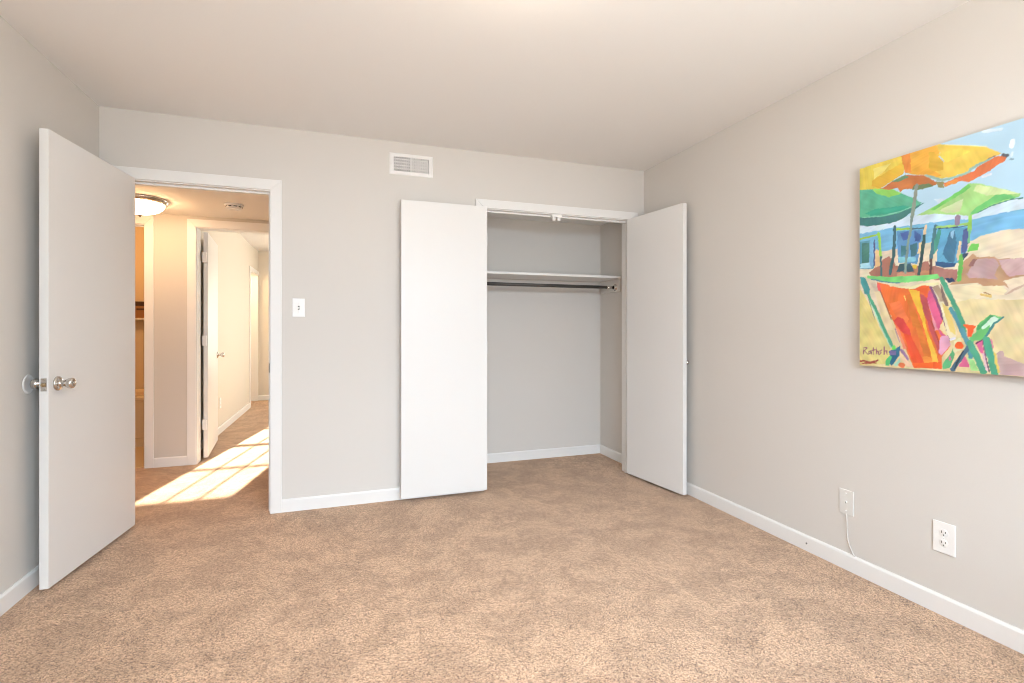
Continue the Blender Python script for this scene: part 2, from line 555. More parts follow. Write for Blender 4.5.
# ------------------------------------------------------------------ windows
def window(name, label, x0, x1, z0, z1, y, depth, cols, rows, inward):
    """frame, sill, muntins and panes set in an outside wall; y = inner face"""
    yo = y + depth if inward == -1 else y - depth
    ya, yb = min(y, yo), max(y, yo)
    ym = (ya + yb) / 2
    bm = bmesh.new()
    t = 0.03
    box(bm, x0, x0 + t, ya, yb, z0, z1)
    box(bm, x1 - t, x1, ya, yb, z0, z1)
    box(bm, x0 + t, x1 - t, ya, yb, z1 - t, z1)
    box(bm, x0 + t, x1 - t, ya, yb, z0, z0 + t)
    root = struct(name, bm, M['trim'], label, 'window')
    c = bmesh.new()
    w = 0.018
    for i in range(1, cols):
        xx = x0 + t + (x1 - x0 - 2 * t) * i / cols
        bbox(c, xx - w / 2, xx + w / 2, ym - 0.012, ym + 0.012, z0 + t, z1 - t, 0.002)
    for i in range(1, rows):
        zz = z0 + t + (z1 - z0 - 2 * t) * i / rows
        h = 0.036 if i == rows // 2 else w
        bbox(c, x0 + t, x1 - t, ym - 0.014, ym + 0.014, zz - h / 2, zz + h / 2, 0.002)
    link('muntins', c, M['trim'], root)
    g = bmesh.new()
    box(g, x0 + t, x1 - t, ym - 0.002, ym + 0.002, z0 + t, z1 - t)
    link('pane', g, M['glass'], root)
    s = bmesh.new()
    si = y + inward * 0.035
    bbox(s, x0 - 0.05, x1 + 0.05, min(y, si), max(y, si), z0 - 0.022, z0 + 0.004, 0.004)
    link('sill', s, M['trim'], root)
    return root
window('window_1', 'wide white bedroom window with small panes', BX0, BX1, BZ0, BZ1, YF, 0.14, 6, 4, 1)
window('window_2', 'white window with small panes in the far room', WX0, WX1, WZ0, WZ1, RY, 0.14, 3, 4, -1)

w3 = window('added_side_window', 'wide white side window added to let fill light into the far room', -1.0, 1.0, 0.85, 2.05, 0.0, 0.12, 4, 2, -1)  # unseen window added as a way in for the side fill
w3.location = (RX1, 6.75, 0)
w3.rotation_euler = (0, 0, -math.pi / 2)

# ------------------------------------------------------------------ hardware builders
def knob_bm(bm, mx, scale=1.0, button=True):
    """rose, neck and rounded knob standing out along local +Z"""
    s = scale
    prof = [(0.0, 0), (0.033, 0), (0.033, 0.003), (0.030, 0.007), (0.021, 0.011), (0.0135, 0.013), (0.0125, 0.022),
            (0.0135, 0.030), (0.019, 0.036), (0.0235, 0.044), (0.0245, 0.052), (0.0225, 0.059), (0.017, 0.063), (0.011, 0.0645)]
    if button:
        prof += [(0.0105, 0.0615), (0.008, 0.0615), (0.0075, 0.066), (0, 0.0665)]
    else:
        prof += [(0, 0.065)]
    lathe(bm, [(r * s, z * s) for r, z in prof], 36, mx)

def door_leaf(width, z0, z1, thick=0.035):
    """leaf lying along local +X from the hinge, thickness along local +Y"""
    bm = bmesh.new()
    bbox(bm, 0, width, 0, thick, z0, z1, 0.002, 2)
    return bm

def hinge_bm(z, h=0.089):
    bm = bmesh.new()
    lathe(bm, [(0, 0), (0.0062, 0), (0.0062, h), (0, h)], 14, Matrix.Translation((-0.0055, -0.003, z - h / 2)))
    box(bm, -0.004, -0.0005, 0.0, 0.026, z - h / 2, z + h / 2)
    return bm
M['duct'] = mat('shadowed_sheet_metal', (0.10, 0.10, 0.10, 1), 0.5, bump=0.03, bscale=100)  # dark grey carries the shade inside the duct

# ------------------------------------------------------------------ doors
# local X runs along the leaf from the hinge, local Y from the pin side to the other face
# bedroom door, hinged on the left jamb, swung past a right angle towards the left wall
th = math.radians(6.0)
d1 = link('door_1', door_leaf(0.738, 0.022, 2.040), M['door'], None, (DX0 + 0.0065, 3.459, 0), (0, 0, -math.pi / 2 - th))
tag(d1, 'white flush bedroom door standing open by the wall, silver knob', 'door', kind='structure')
KZ = 0.917
bm = bmesh.new()
knob_bm(bm, axis_to((0.676, 0.035, KZ), (0, 1, 0)), 1.0)
link('knob', bm, M['nickel'], d1)['label'] = 'silver door knob with push button'
bm = bmesh.new()
knob_bm(bm, axis_to((0.676, 0.0, KZ), (0, -1, 0)), 0.98, False)
link('knob', bm, M['nickel'], d1)['label'] = 'silver door knob on the wall side'
bm = bmesh.new()
bbox(bm, 0.736, 0.7392, 0.006, 0.029, KZ - 0.0285, KZ + 0.0285, 0.0012)
for zz in (-0.021, 0.021):
    lathe(bm, [(0, 0), (0.0036, 0), (0.0025, 0.0012), (0, 0.0014)], 12, axis_to((0.7392, 0.0175, KZ + zz), (1, 0, 0)))
lp = link('latch_plate', bm, M['nickel'], d1)
lp['label'] = 'metal latch plate'
bm = bmesh.new()
lathe(bm, [(0, 0), (0.0085, 0), (0.0085, 0.006), (0.006, 0.010), (0, 0.0105)], 20, axis_to((0.739, 0.0175, KZ), (1, 0, 0)))
link('latch_bolt', bm, M['bronze'], lp)
for zz in (0.26, 1.05, 1.80):
    link('hinge', hinge_bm(zz), M['trim'], d1)

# closet leaves: the left one folded flat against the wall, the right one swung just past a right angle
d2 = link('door_2', door_leaf(0.598, 0.028, 2.027), M['door'], None, (CX0 - 0.002, 3.4195, 0), (0, 0, math.pi + math.radians(0.6)))
tag(d2, 'white flush closet door folded back against the wall under the vent', 'door', kind='structure')
d2.location.y = 3.4195
# leaf thickness must lie towards the room
def small_knob(parent, loc, d):
    bm = bmesh.new()
    lathe(bm, [(0, 0), (0.014, 0), (0.014, 0.002), (0.007, 0.006), (0.0065, 0.014), (0.013, 0.020), (0.0165, 0.027),
               (0.0155, 0.033), (0.009, 0.037), (0, 0.038)], 28, axis_to(loc, d))
    return link('knob', bm, M['nickel'], parent)
small_knob(d2, (0.545, 0.0, 0.90), (0, -1, 0))
for zz in (0.26, 1.03, 1.80):
    link('hinge', hinge_bm(zz), M['trim'], d2)
d3 = link('door_3', door_leaf(0.598, 0.018, 2.032), M['door'], None, (CX1 - 0.001, 3.4585, 0), (0, 0, -math.pi / 2 + math.radians(7.4)))
tag(d3, 'white flush closet door swung open towards the painting wall', 'door', kind='structure')
for v in d3.data.vertices:           # this leaf is the mirror image: its thickness runs the other way
    v.co.y = -v.co.y
d3.data.flip_normals()
small_knob(d3, (0.574, 0.0, 0.930), (0, 1, 0))
for zz in (0.26, 1.03, 1.80):
    h = link('hinge', hinge_bm(zz), M['trim'], d3)
    for v in h.data.vertices:
        v.co.y = -v.co.y
    h.data.flip_normals()

# door of the sunlit room, hinged on its left jamb and standing open along the cream wall
th2 = math.radians(6.0)
d4 = link('door_4', door_leaf(0.757, 0.018, 2.025), M['door'], None, (OX0 + 0.015, HY1 + 0.028, 0), (0, 0, math.pi / 2 + th2))
tag(d4, 'white flush door open into the sunlit room beyond the hall', 'door', kind='structure')
for v in d4.data.vertices:
    v.co.y = -v.co.y
d4.data.flip_normals()
for side in (-1, 1):
    bm = bmesh.new()
    knob_bm(bm, axis_to((0.690, -0.035 if side < 0 else 0.0, 0.90), (0, side, 0)), 1.0 if side < 0 else 0.85)
    link('knob', bm, M['nickel'], d4)
for zz in (0.314, 1.06, 1.80):
    bm = bmesh.new()
    bbox(bm, -0.032, 0.001, -0.027, 0.002, zz - 0.045, zz + 0.045, 0.0015)
    lathe(bm, [(0, 0), (0.0065, 0), (0.0065, 0.09), (0, 0.09)], 14, Matrix.Translation((-0.010, 0.006, zz - 0.045)))
    link('hinge', bm, M['trim'], d4)

# ------------------------------------------------------------------ wall bumper behind the bedroom door knob
bm = bmesh.new()
lathe(bm, [(0, 0), (0.043, 0), (0.043, 0.0022), (0.040, 0.0040), (0.034, 0.0048), (0.032, 0.0036), (0, 0.0034)], 48, axis_to((XL, 2.785, 0.917), (1, 0, 0)))
tag(link('wall_protector', bm, M['plastic']), 'round white door-knob bumper disc on the wall behind the door', 'wall bumper')

# ------------------------------------------------------------------ closet shelf and hanging rod
ST, SB = 1.624, 1.603
sh = empty('closet_shelf', (KX0, KY, SB))
tag(sh, 'white board shelf across the top of the closet', 'shelf')
bm = bmesh.new()
bbox(bm, 0.001, KX1 - KX0 - 0.001, 3.790 - KY, -0.0005, 0, ST - SB, 0.0025)
link('board', bm, M['trim'], sh)
bm = bmesh.new()
bbox(bm, KX0 + 0.002, KX1 - 0.002, KY - 0.019, KY - 0.0005, SB - 0.064, SB - 0.0008, 0.002)
for x0, x1 in ((KX0 + 0.001, KX0 + 0.019), (KX1 - 0.019, KX1 - 0.001)):
    bbox(bm, x0, x1, 3.792, KY - 0.020, SB - 0.114, SB - 0.0008, 0.002)
struct('trim_6', bm, M['wall'], 'wall-coloured cleats that carry the closet shelf', 'shelf cleat')

RY0, RZ0 = 3.862, 1.529
rod = empty('closet_rod', (KX0, RY0, RZ0))
tag(rod, 'dark steel hanging rod below the closet shelf', 'closet rod')
bm = bmesh.new()
tube(bm, [(0.022, 0, 0), (0.72, 0, 0), (KX1 - KX0 - 0.105, 0, 0)], 0.0138, 24)
link('tube', bm, M['rod'], rod)
bm = bmesh.new()
tube(bm, [(KX1 - KX0 - 0.11, 0, 0), (KX1 - KX0 - 0.03, 0, 0)], 0.0118, 24)
link('inner_tube', bm, M['nickel'], rod)['label'] = 'brighter inner tube of the rod'
for x, d in ((KX1 - KX0 - 0.0185, -1), (0.0195, 1)):
    bm = bmesh.new()
    lathe(bm, [(0, 0), (0.030, 0), (0.030, 0.003), (0.0215, 0.006), (0.0195, 0.020), (0.0165, 0.020), (0.0165, 0.006), (0, 0.006)], 28, axis_to((x, 0, 0), (d, 0, 0)))
    link('socket', bm, M['nickel'], rod)['label'] = 'metal rod socket on the side cleat'

# catch for the closet doors under the head
ct = empty('ball_catch', (1.550, YB + 0.020, CZ))
tag(ct, 'small white double door catch under the closet head', 'door catch')
bm = bmesh.new()
bbox(bm, -0.040, 0.040, -0.016, 0.016, -0.016, 0.0, 0.0012)
link('plate', bm, M['plastic'], ct)
for sx in (-0.021, 0.021):
    bm = bmesh.new()
    lathe(bm, [(0, 0), (0.015, 0), (0.015, 0.020), (0.012, 0.026), (0.007, 0.029), (0, 0.030)], 20, axis_to((sx, 0, -0.014), (0, 0, -1)))
    link('roller', bm, M['plastic'], ct)

# ------------------------------------------------------------------ air register on the back wall
vx, vz, vw, vh = 0.4545, 2.289, 0.296, 0.146
vt = empty('air_vent', (vx, YB, vz))
tag(vt, 'white louvred air register high on the wall over the folded closet door', 'air vent')
bm = bmesh.new()
iw, ih = 0.240, 0.096       # grille opening
ow, oh = vw / 2, vh / 2
def rect_ring(bm, w0, h0, y0, w1, h1, y1):
    a = [bm.verts.new((sx * w0, y0, sz * h0)) for sx, sz in ((-1, -1), (1, -1), (1, 1), (-1, 1))]
    b = [bm.verts.new((sx * w1, y1, sz * h1)) for sx, sz in ((-1, -1), (1, -1), (1, 1), (-1, 1))]
    for i in range(4):
        j = (i + 1) % 4
        bm.faces.new([a[i], a[j], b[j], b[i]])
rect_ring(bm, ow, oh, 0.0, ow, oh, -0.003)
rect_ring(bm, ow, oh, -0.003, ow - 0.006, oh - 0.006, -0.007)
rect_ring(bm, ow - 0.006, oh - 0.006, -0.007, iw / 2, ih / 2, -0.007)
rect_ring(bm, iw / 2, ih / 2, -0.007, iw / 2, ih / 2, -0.0006)
bmesh.ops.remove_doubles(bm, verts=bm.verts[:], dist=1e-5)
for sx in (-1, 1):
    lathe(bm, [(0, 0), (0.0042, 0), (0.0035, 0.0015), (0, 0.002)], 12, axis_to((sx * (ow - 0.013), -0.007, 0), (0, -1, 0)))
link('frame', bm, M['plastic'], vt)
bm = bmesh.new()
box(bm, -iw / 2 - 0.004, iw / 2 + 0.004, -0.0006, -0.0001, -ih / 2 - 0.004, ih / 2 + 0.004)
link('duct_mouth', bm, M['duct'], vt)['label'] = 'dark sheet behind the louvres with the duct shade in its colour'
bm = bmesh.new()
bbox(bm, -0.004, 0.004, -0.0068, -0.001, -ih / 2, ih / 2, 0.0008)
for i in range(9):
    for s0, ang in ((-1, 0.50), (1, -1.05)):
        xx = s0 * (0.012 + i * 0.0125)
        if i > 8:
            continue
        t = bmesh.new()
        box(t, -0.0010, 0.0010, -0.0036, 0.0036, -ih / 2, ih / 2)
        join(bm, t, Matrix.Translation((xx, -0.0038, 0)) @ Matrix.Rotation(ang, 4, 'Z'))
for z in (-0.031, -0.010, 0.011, 0.032):
    box(bm, -iw / 2, 0.112, -0.0074, -0.0066, z - 0.0045, z + 0.0045)
link('louvres', bm, M['plastic'], vt)
bm = bmesh.new()
bbox(bm, 0.1125, 0.1155, -0.013, -0.001, -0.010, 0.010, 0.0008)
link('lever', bm, M['plastic'], vt)

# ------------------------------------------------------------------ wall plates
def plate_empty(name, loc, face):
    """local frame: X right along the wall, Z up, -Y out of the wall"""
    rz = {'back': 0.0, 'right': -math.pi / 2, 'left': math.pi / 2}[face]
    return empty(name, loc, (0, 0, rz))

def plate_bm(w, h, d=0.0055):
    bm = bmesh.new()
    bbox(bm, -w / 2, w / 2, -d, 0.0, -h / 2, h / 2, 0.0024, 3)
    return bm

def screw(bm, x, z, y):
    lathe(bm, [(0, 0), (0.0034, 0), (0.0028, 0.0010), (0, 0.0013)], 14, axis_to((x, y, z), (0, -1, 0)))
    box(bm, x - 0.0028, x + 0.0028, y - 0.0015, y - 0.0011, z - 0.0004, z + 0.0004)

sw = plate_empty('light_switch', (-0.261, YB, 1.299), 'back')
tag(sw, 'white toggle light switch beside the hall doorway', 'light switch')
link('plate', plate_bm(0.074, 0.118), M['plastic'], sw)
bm = bmesh.new()
rect_ring(bm, 0.0052, 0.0122, -0.0055, 0.0046, 0.0116, -0.0062)
box(bm, -0.0050, 0.0050, -0.0060, -0.0056, -0.0120, 0.0120)
link('toggle_slot', bm, M['slot'], sw)
bm = bmesh.new()
t = bmesh.new()
bbox(t, -0.0044, 0.0044, -0.016, 0.004, -0.0042, 0.0042, 0.0012)
join(bm, t, Matrix.Translation((0, -0.0045, 0.002)) @ Matrix.Rotation(math.radians(22), 4, 'X'))
link('toggle', bm, M['plastic'], sw)
for z in (-0.030, 0.030):
    bm = bmesh.new()
    screw(bm, 0, z, -0.0055)
    link('screw', bm, M['plastic'], sw)

jk = plate_empty('coax_wall_plate', (XR, 1.757, 0.3245), 'right')
tag(jk, 'small white cable plate low on the painting wall, wire leaving below', 'wall plate')
link('plate', plate_bm(0.072, 0.119), M['ivory'], jk)
bm = bmesh.new()
lathe(bm, [(0, 0), (0.0062, 0), (0.0062, 0.002), (0.0046, 0.002), (0.0046, 0.005), (0.0040, 0.005), (0.0038, 0.001), (0, 0.001)], 18, axis_to((0, -0.0055, 0.0), (0, -1, 0)))
jn = link('coax_jack', bm, M['plastic'], jk)
bm = bmesh.new()
lathe(bm, [(0, 0.0012), (0.0034, 0.0012), (0.0034, 0.0035), (0, 0.0035)], 14, axis_to((0, -0.0055, 0.0), (0, -1, 0)))
link('core', bm, M['slot'], jn)['label'] = 'dark core of the coax jack'
for z in (-0.042, 0.042):
    bm = bmesh.new()
    screw(bm, 0, z, -0.0055)
    link('screw', bm, M['plastic'], jk)

def outlet(loc, face, label, group=None, w=0.080, h=0.126):
    ot = plate_empty('power_outlet', loc, face)
    tag(ot, label, 'power outlet', group)
    link('plate', plate_bm(w, h), M['plastic'], ot)
    for zc in (-0.0205, 0.0205):
        bm = bmesh.new()
        lathe(bm, [(0, 0), (0.0165, 0), (0.0165, 0.0005), (0.0160, 0.0008), (0, 0.0008)], 28, axis_to((0, -0.0054, zc), (0, -1, 0)))
        r = link('receptacle', bm, M['plastic'], ot)
        bm = bmesh.new()
        for sx, hh in ((-0.0064, 0.0046), (0.0064, 0.0038)):
            box(bm, sx - 0.0012, sx + 0.0012, -0.0066, -0.0058, zc + 0.0030 - hh, zc + 0.0030 + hh)
        lathe(bm, [(0, 0), (0.0026, 0), (0.0026, 0.0008), (0, 0.0008)], 14, axis_to((0, -0.0059, zc - 0.0085), (0, -1, 0)))
        link('slots', bm, M['slot'], r)
    bm = bmesh.new()
    screw(bm, 0, 0, -0.0055)
    link('screw', bm, M['plastic'], ot)
    return ot
outlet((XR, 1.344, 0.314), 'right', 'white duplex power outlet low on the wall under the painting')
outlet((RX0, 6.34, 0.335), 'left', 'small white power outlet on the cream wall beyond the hall door', w=0.072, h=0.118)

# wire from the cable plate down behind the baseboard
bm = bmesh.new()
pts = []
for s in np.linspace(0, 1, 26):
    z = 0.268 - s * (0.268 - 0.070)
    y = 1.757 - 0.010 * s - 0.026 * max(0, s - 0.55) ** 1.7 * 5.0
    pts.append((XR - 0.0035, y, z))
pts[-1] = (XR - 0.008, pts[-1][1], 0.079)
pts[-2] = (XR - 0.006, pts[-2][1], 0.086)
tube(bm, pts, 0.0028, 10)
tag(link('coax_cable', bm, M['wall']), 'thin painted-over cable running from wall plate down to baseboard', 'cable')

# ------------------------------------------------------------------ ceiling lamps
def ceiling_lamp(loc, energy, color, label, mname):
    root = empty('ceiling_lamp', loc)
    tag(root, label, 'ceiling lamp')
    bm = bmesh.new()
    lathe(bm, [(0, 0), (0.182, 0), (0.184, -0.006), (0.180, -0.016), (0.172, -0.026), (0.160, -0.033), (0.154, -0.034),
               (0.152, -0.030), (0, -0.020)], 64)
    link('rim', bm, M['nickel'], root)['label'] = 'brushed metal rim'
    bm = bmesh.new()
    prof = [(0.1545, -0.030)]
    for i in range(1, 13):
        a = math.pi / 2 * i / 12
        prof.append((0.1545 * math.cos(a), -0.030 - 0.082 * math.sin(a)))
    lathe(bm, prof, 64)
    link('glass_bowl', bm, glow_material(mname, energy, color), root)['label'] = 'glowing frosted glass bowl'
    bm = bmesh.new()
    lathe(bm, [(0, -0.110), (0.011, -0.110), (0.013, -0.115), (0.010, -0.121), (0.006, -0.124), (0.008, -0.129), (0.004, -0.134), (0, -0.135)], 24)
    link('finial', bm, M['nickel'], root)
    for k in range(3):
        a = 2 * math.pi * k / 3 - 0.35
        bm = bmesh.new()
        lathe(bm, [(0, 0), (0.006, 0), (0.007, 0.008), (0.004, 0.014), (0, 0.015)], 16,
              axis_to((0.166 * math.cos(a), 0.166 * math.sin(a), -0.027), (math.cos(a), math.sin(a), -0.5)))
        link('clip_knob', bm, M['nickel'], root)
    return root
ceiling_lamp((-1.429, 4.43, HL), HALL_LAMP[0], HALL_LAMP[1], 'round glowing glass-bowl lamp with metal rim on the hall ceiling', 'glowing_hall_bowl')
ceiling_lamp((0.50, 1.46, HC), BED_LAMP[0], BED_LAMP[1], 'round glass-bowl lamp in the middle of the bedroom ceiling', 'glowing_bedroom_bowl')

# ------------------------------------------------------------------ smoke detector
sd = empty('smoke_detector', (-0.797, 4.39, HL))
tag(sd, 'small round white smoke detector on the hall ceiling', 'smoke detector')
bm = bmesh.new()
lathe(bm, [(0, 0), (0.068, 0), (0.068, -0.008), (0.062, -0.012), (0, -0.012)], 48)
link('base', bm, M['plastic'], sd)
bm = bmesh.new()
lathe(bm, [(0, -0.012), (0.058, -0.012), (0.0595, -0.020), (0.056, -0.030), (0.046, -0.037), (0.030, -0.039), (0.030, -0.036), (0.020, -0.036), (0.020, -0.039), (0, -0.040)], 48)
link('cover', bm, M['plastic'], sd)
for k in range(10):
    a = 2 * math.pi * k / 10
    bm = bmesh.new()
    t = bmesh.new()
    box(t, -0.011, 0.011, -0.001, 0.001, -0.0026, 0.0026)
    join(bm, t, Matrix.Translation((0.0588 * math.cos(a), 0.0588 * math.sin(a), -0.0205)) @ Matrix.Rotation(a + math.pi / 2, 4, 'Z'))
    link('air_slot', bm, M['slot'], sd)

# ------------------------------------------------------------------ bathroom glimpsed through the far hall opening
TY0, TY1, TH = 5.80, 6.575, 0.500
tb = empty('bathtub', (-2.06, TY0, 0.004))
tag(tb, 'amber-lit bathtub with a flat apron seen through the narrow bathroom doorway', 'bathtub')
bm = bmesh.new()
tx0, tx1, td = LXA + 2.06 + 0.003, LXB + 2.06 - 0.003, TY1 - TY0
def loop(x0, x1, y0, y1, z, r=0.0, n=6):
    out = []
    for cx, cy, a0 in ((x1 - r, y0 + r, -90), (x1 - r, y1 - r, 0), (x0 + r, y1 - r, 90), (x0 + r, y0 + r, 180)):
        for i in range(n + 1):
            a = math.radians(a0 + 90.0 * i / n)
            out.append(bm.verts.new((cx + r * math.cos(a), cy + r * math.sin(a), z)))
    return out
rings = [loop(tx0, tx1, 0.014, td, 0.0, 0.004), loop(tx0, tx1, 0.014, td, 0.085, 0.004), loop(tx0, tx1, 0.0, td, 0.092, 0.004),
         loop(tx0, tx1, 0.0, td, TH - 0.045, 0.004), loop(tx0, tx1, -0.016, td, TH - 0.038, 0.006), loop(tx0, tx1, -0.018, td, TH - 0.012, 0.006), loop(tx0, tx1, -0.008, td, TH, 0.006),
         loop(tx0 + 0.08, tx1 - 0.08, 0.075, td - 0.06, TH, 0.12), loop(tx0 + 0.10, tx1 - 0.10, 0.095, td - 0.08, TH - 0.03, 0.12),
         loop(tx0 + 0.17, tx1 - 0.15, 0.14, td - 0.12, 0.14, 0.12), loop(tx0 + 0.25, tx1 - 0.23, 0.20, td - 0.18, 0.11, 0.10)]
for a, b_ in zip(rings, rings[1:]):
    for i in range(len(a)):
        k2 = (i + 1) % len(a)
        bm.faces.new([a[i], a[k2], b_[k2], b_[i]])
bm.faces.new(rings[-1])
link('basin', bm, M['tub'], tb)
shf = empty('bath_shelf', (-2.06, LY, 1.285))
tag(shf, 'white ledge on the bathroom wall over the bathtub', 'shelf')
bm = bmesh.new()
bbox(bm, tx0, tx1, -0.115, -0.001, -0.020, 0.0, 0.003)
link('board', bm, M['trim'], shf)
for xx in (tx0 + 0.2, tx1 - 0.2):
    bm = bmesh.new()
    bbox(bm, xx - 0.008, xx + 0.008, -0.09, -0.001, -0.075, -0.020, 0.002)
    link('bracket', bm, M['trim'], shf)
bx = empty('storage_box', (-2.10, LY - 0.060, 1.2855))
tag(bx, 'small brown storage box with a dark lid on the bathroom ledge', 'box')
bm = bmesh.new()
bbox(bm, -0.17, 0.17, -0.050, 0.050, 0, 0.135, 0.004)
link('body', bm, M['brown_box'], bx)
bm = bmesh.new()
bbox(bm, -0.175, 0.175, -0.054, 0.054, 0.132, 0.180, 0.004)
link('lid', bm, M['dark_box'], bx)
bm = bmesh.new()
bbox(bm, -0.02, 0.05, -0.0525, -0.049, 0.085, 0.105, 0.001)
link('handle_slot', bm, M['dark_box'], bx)

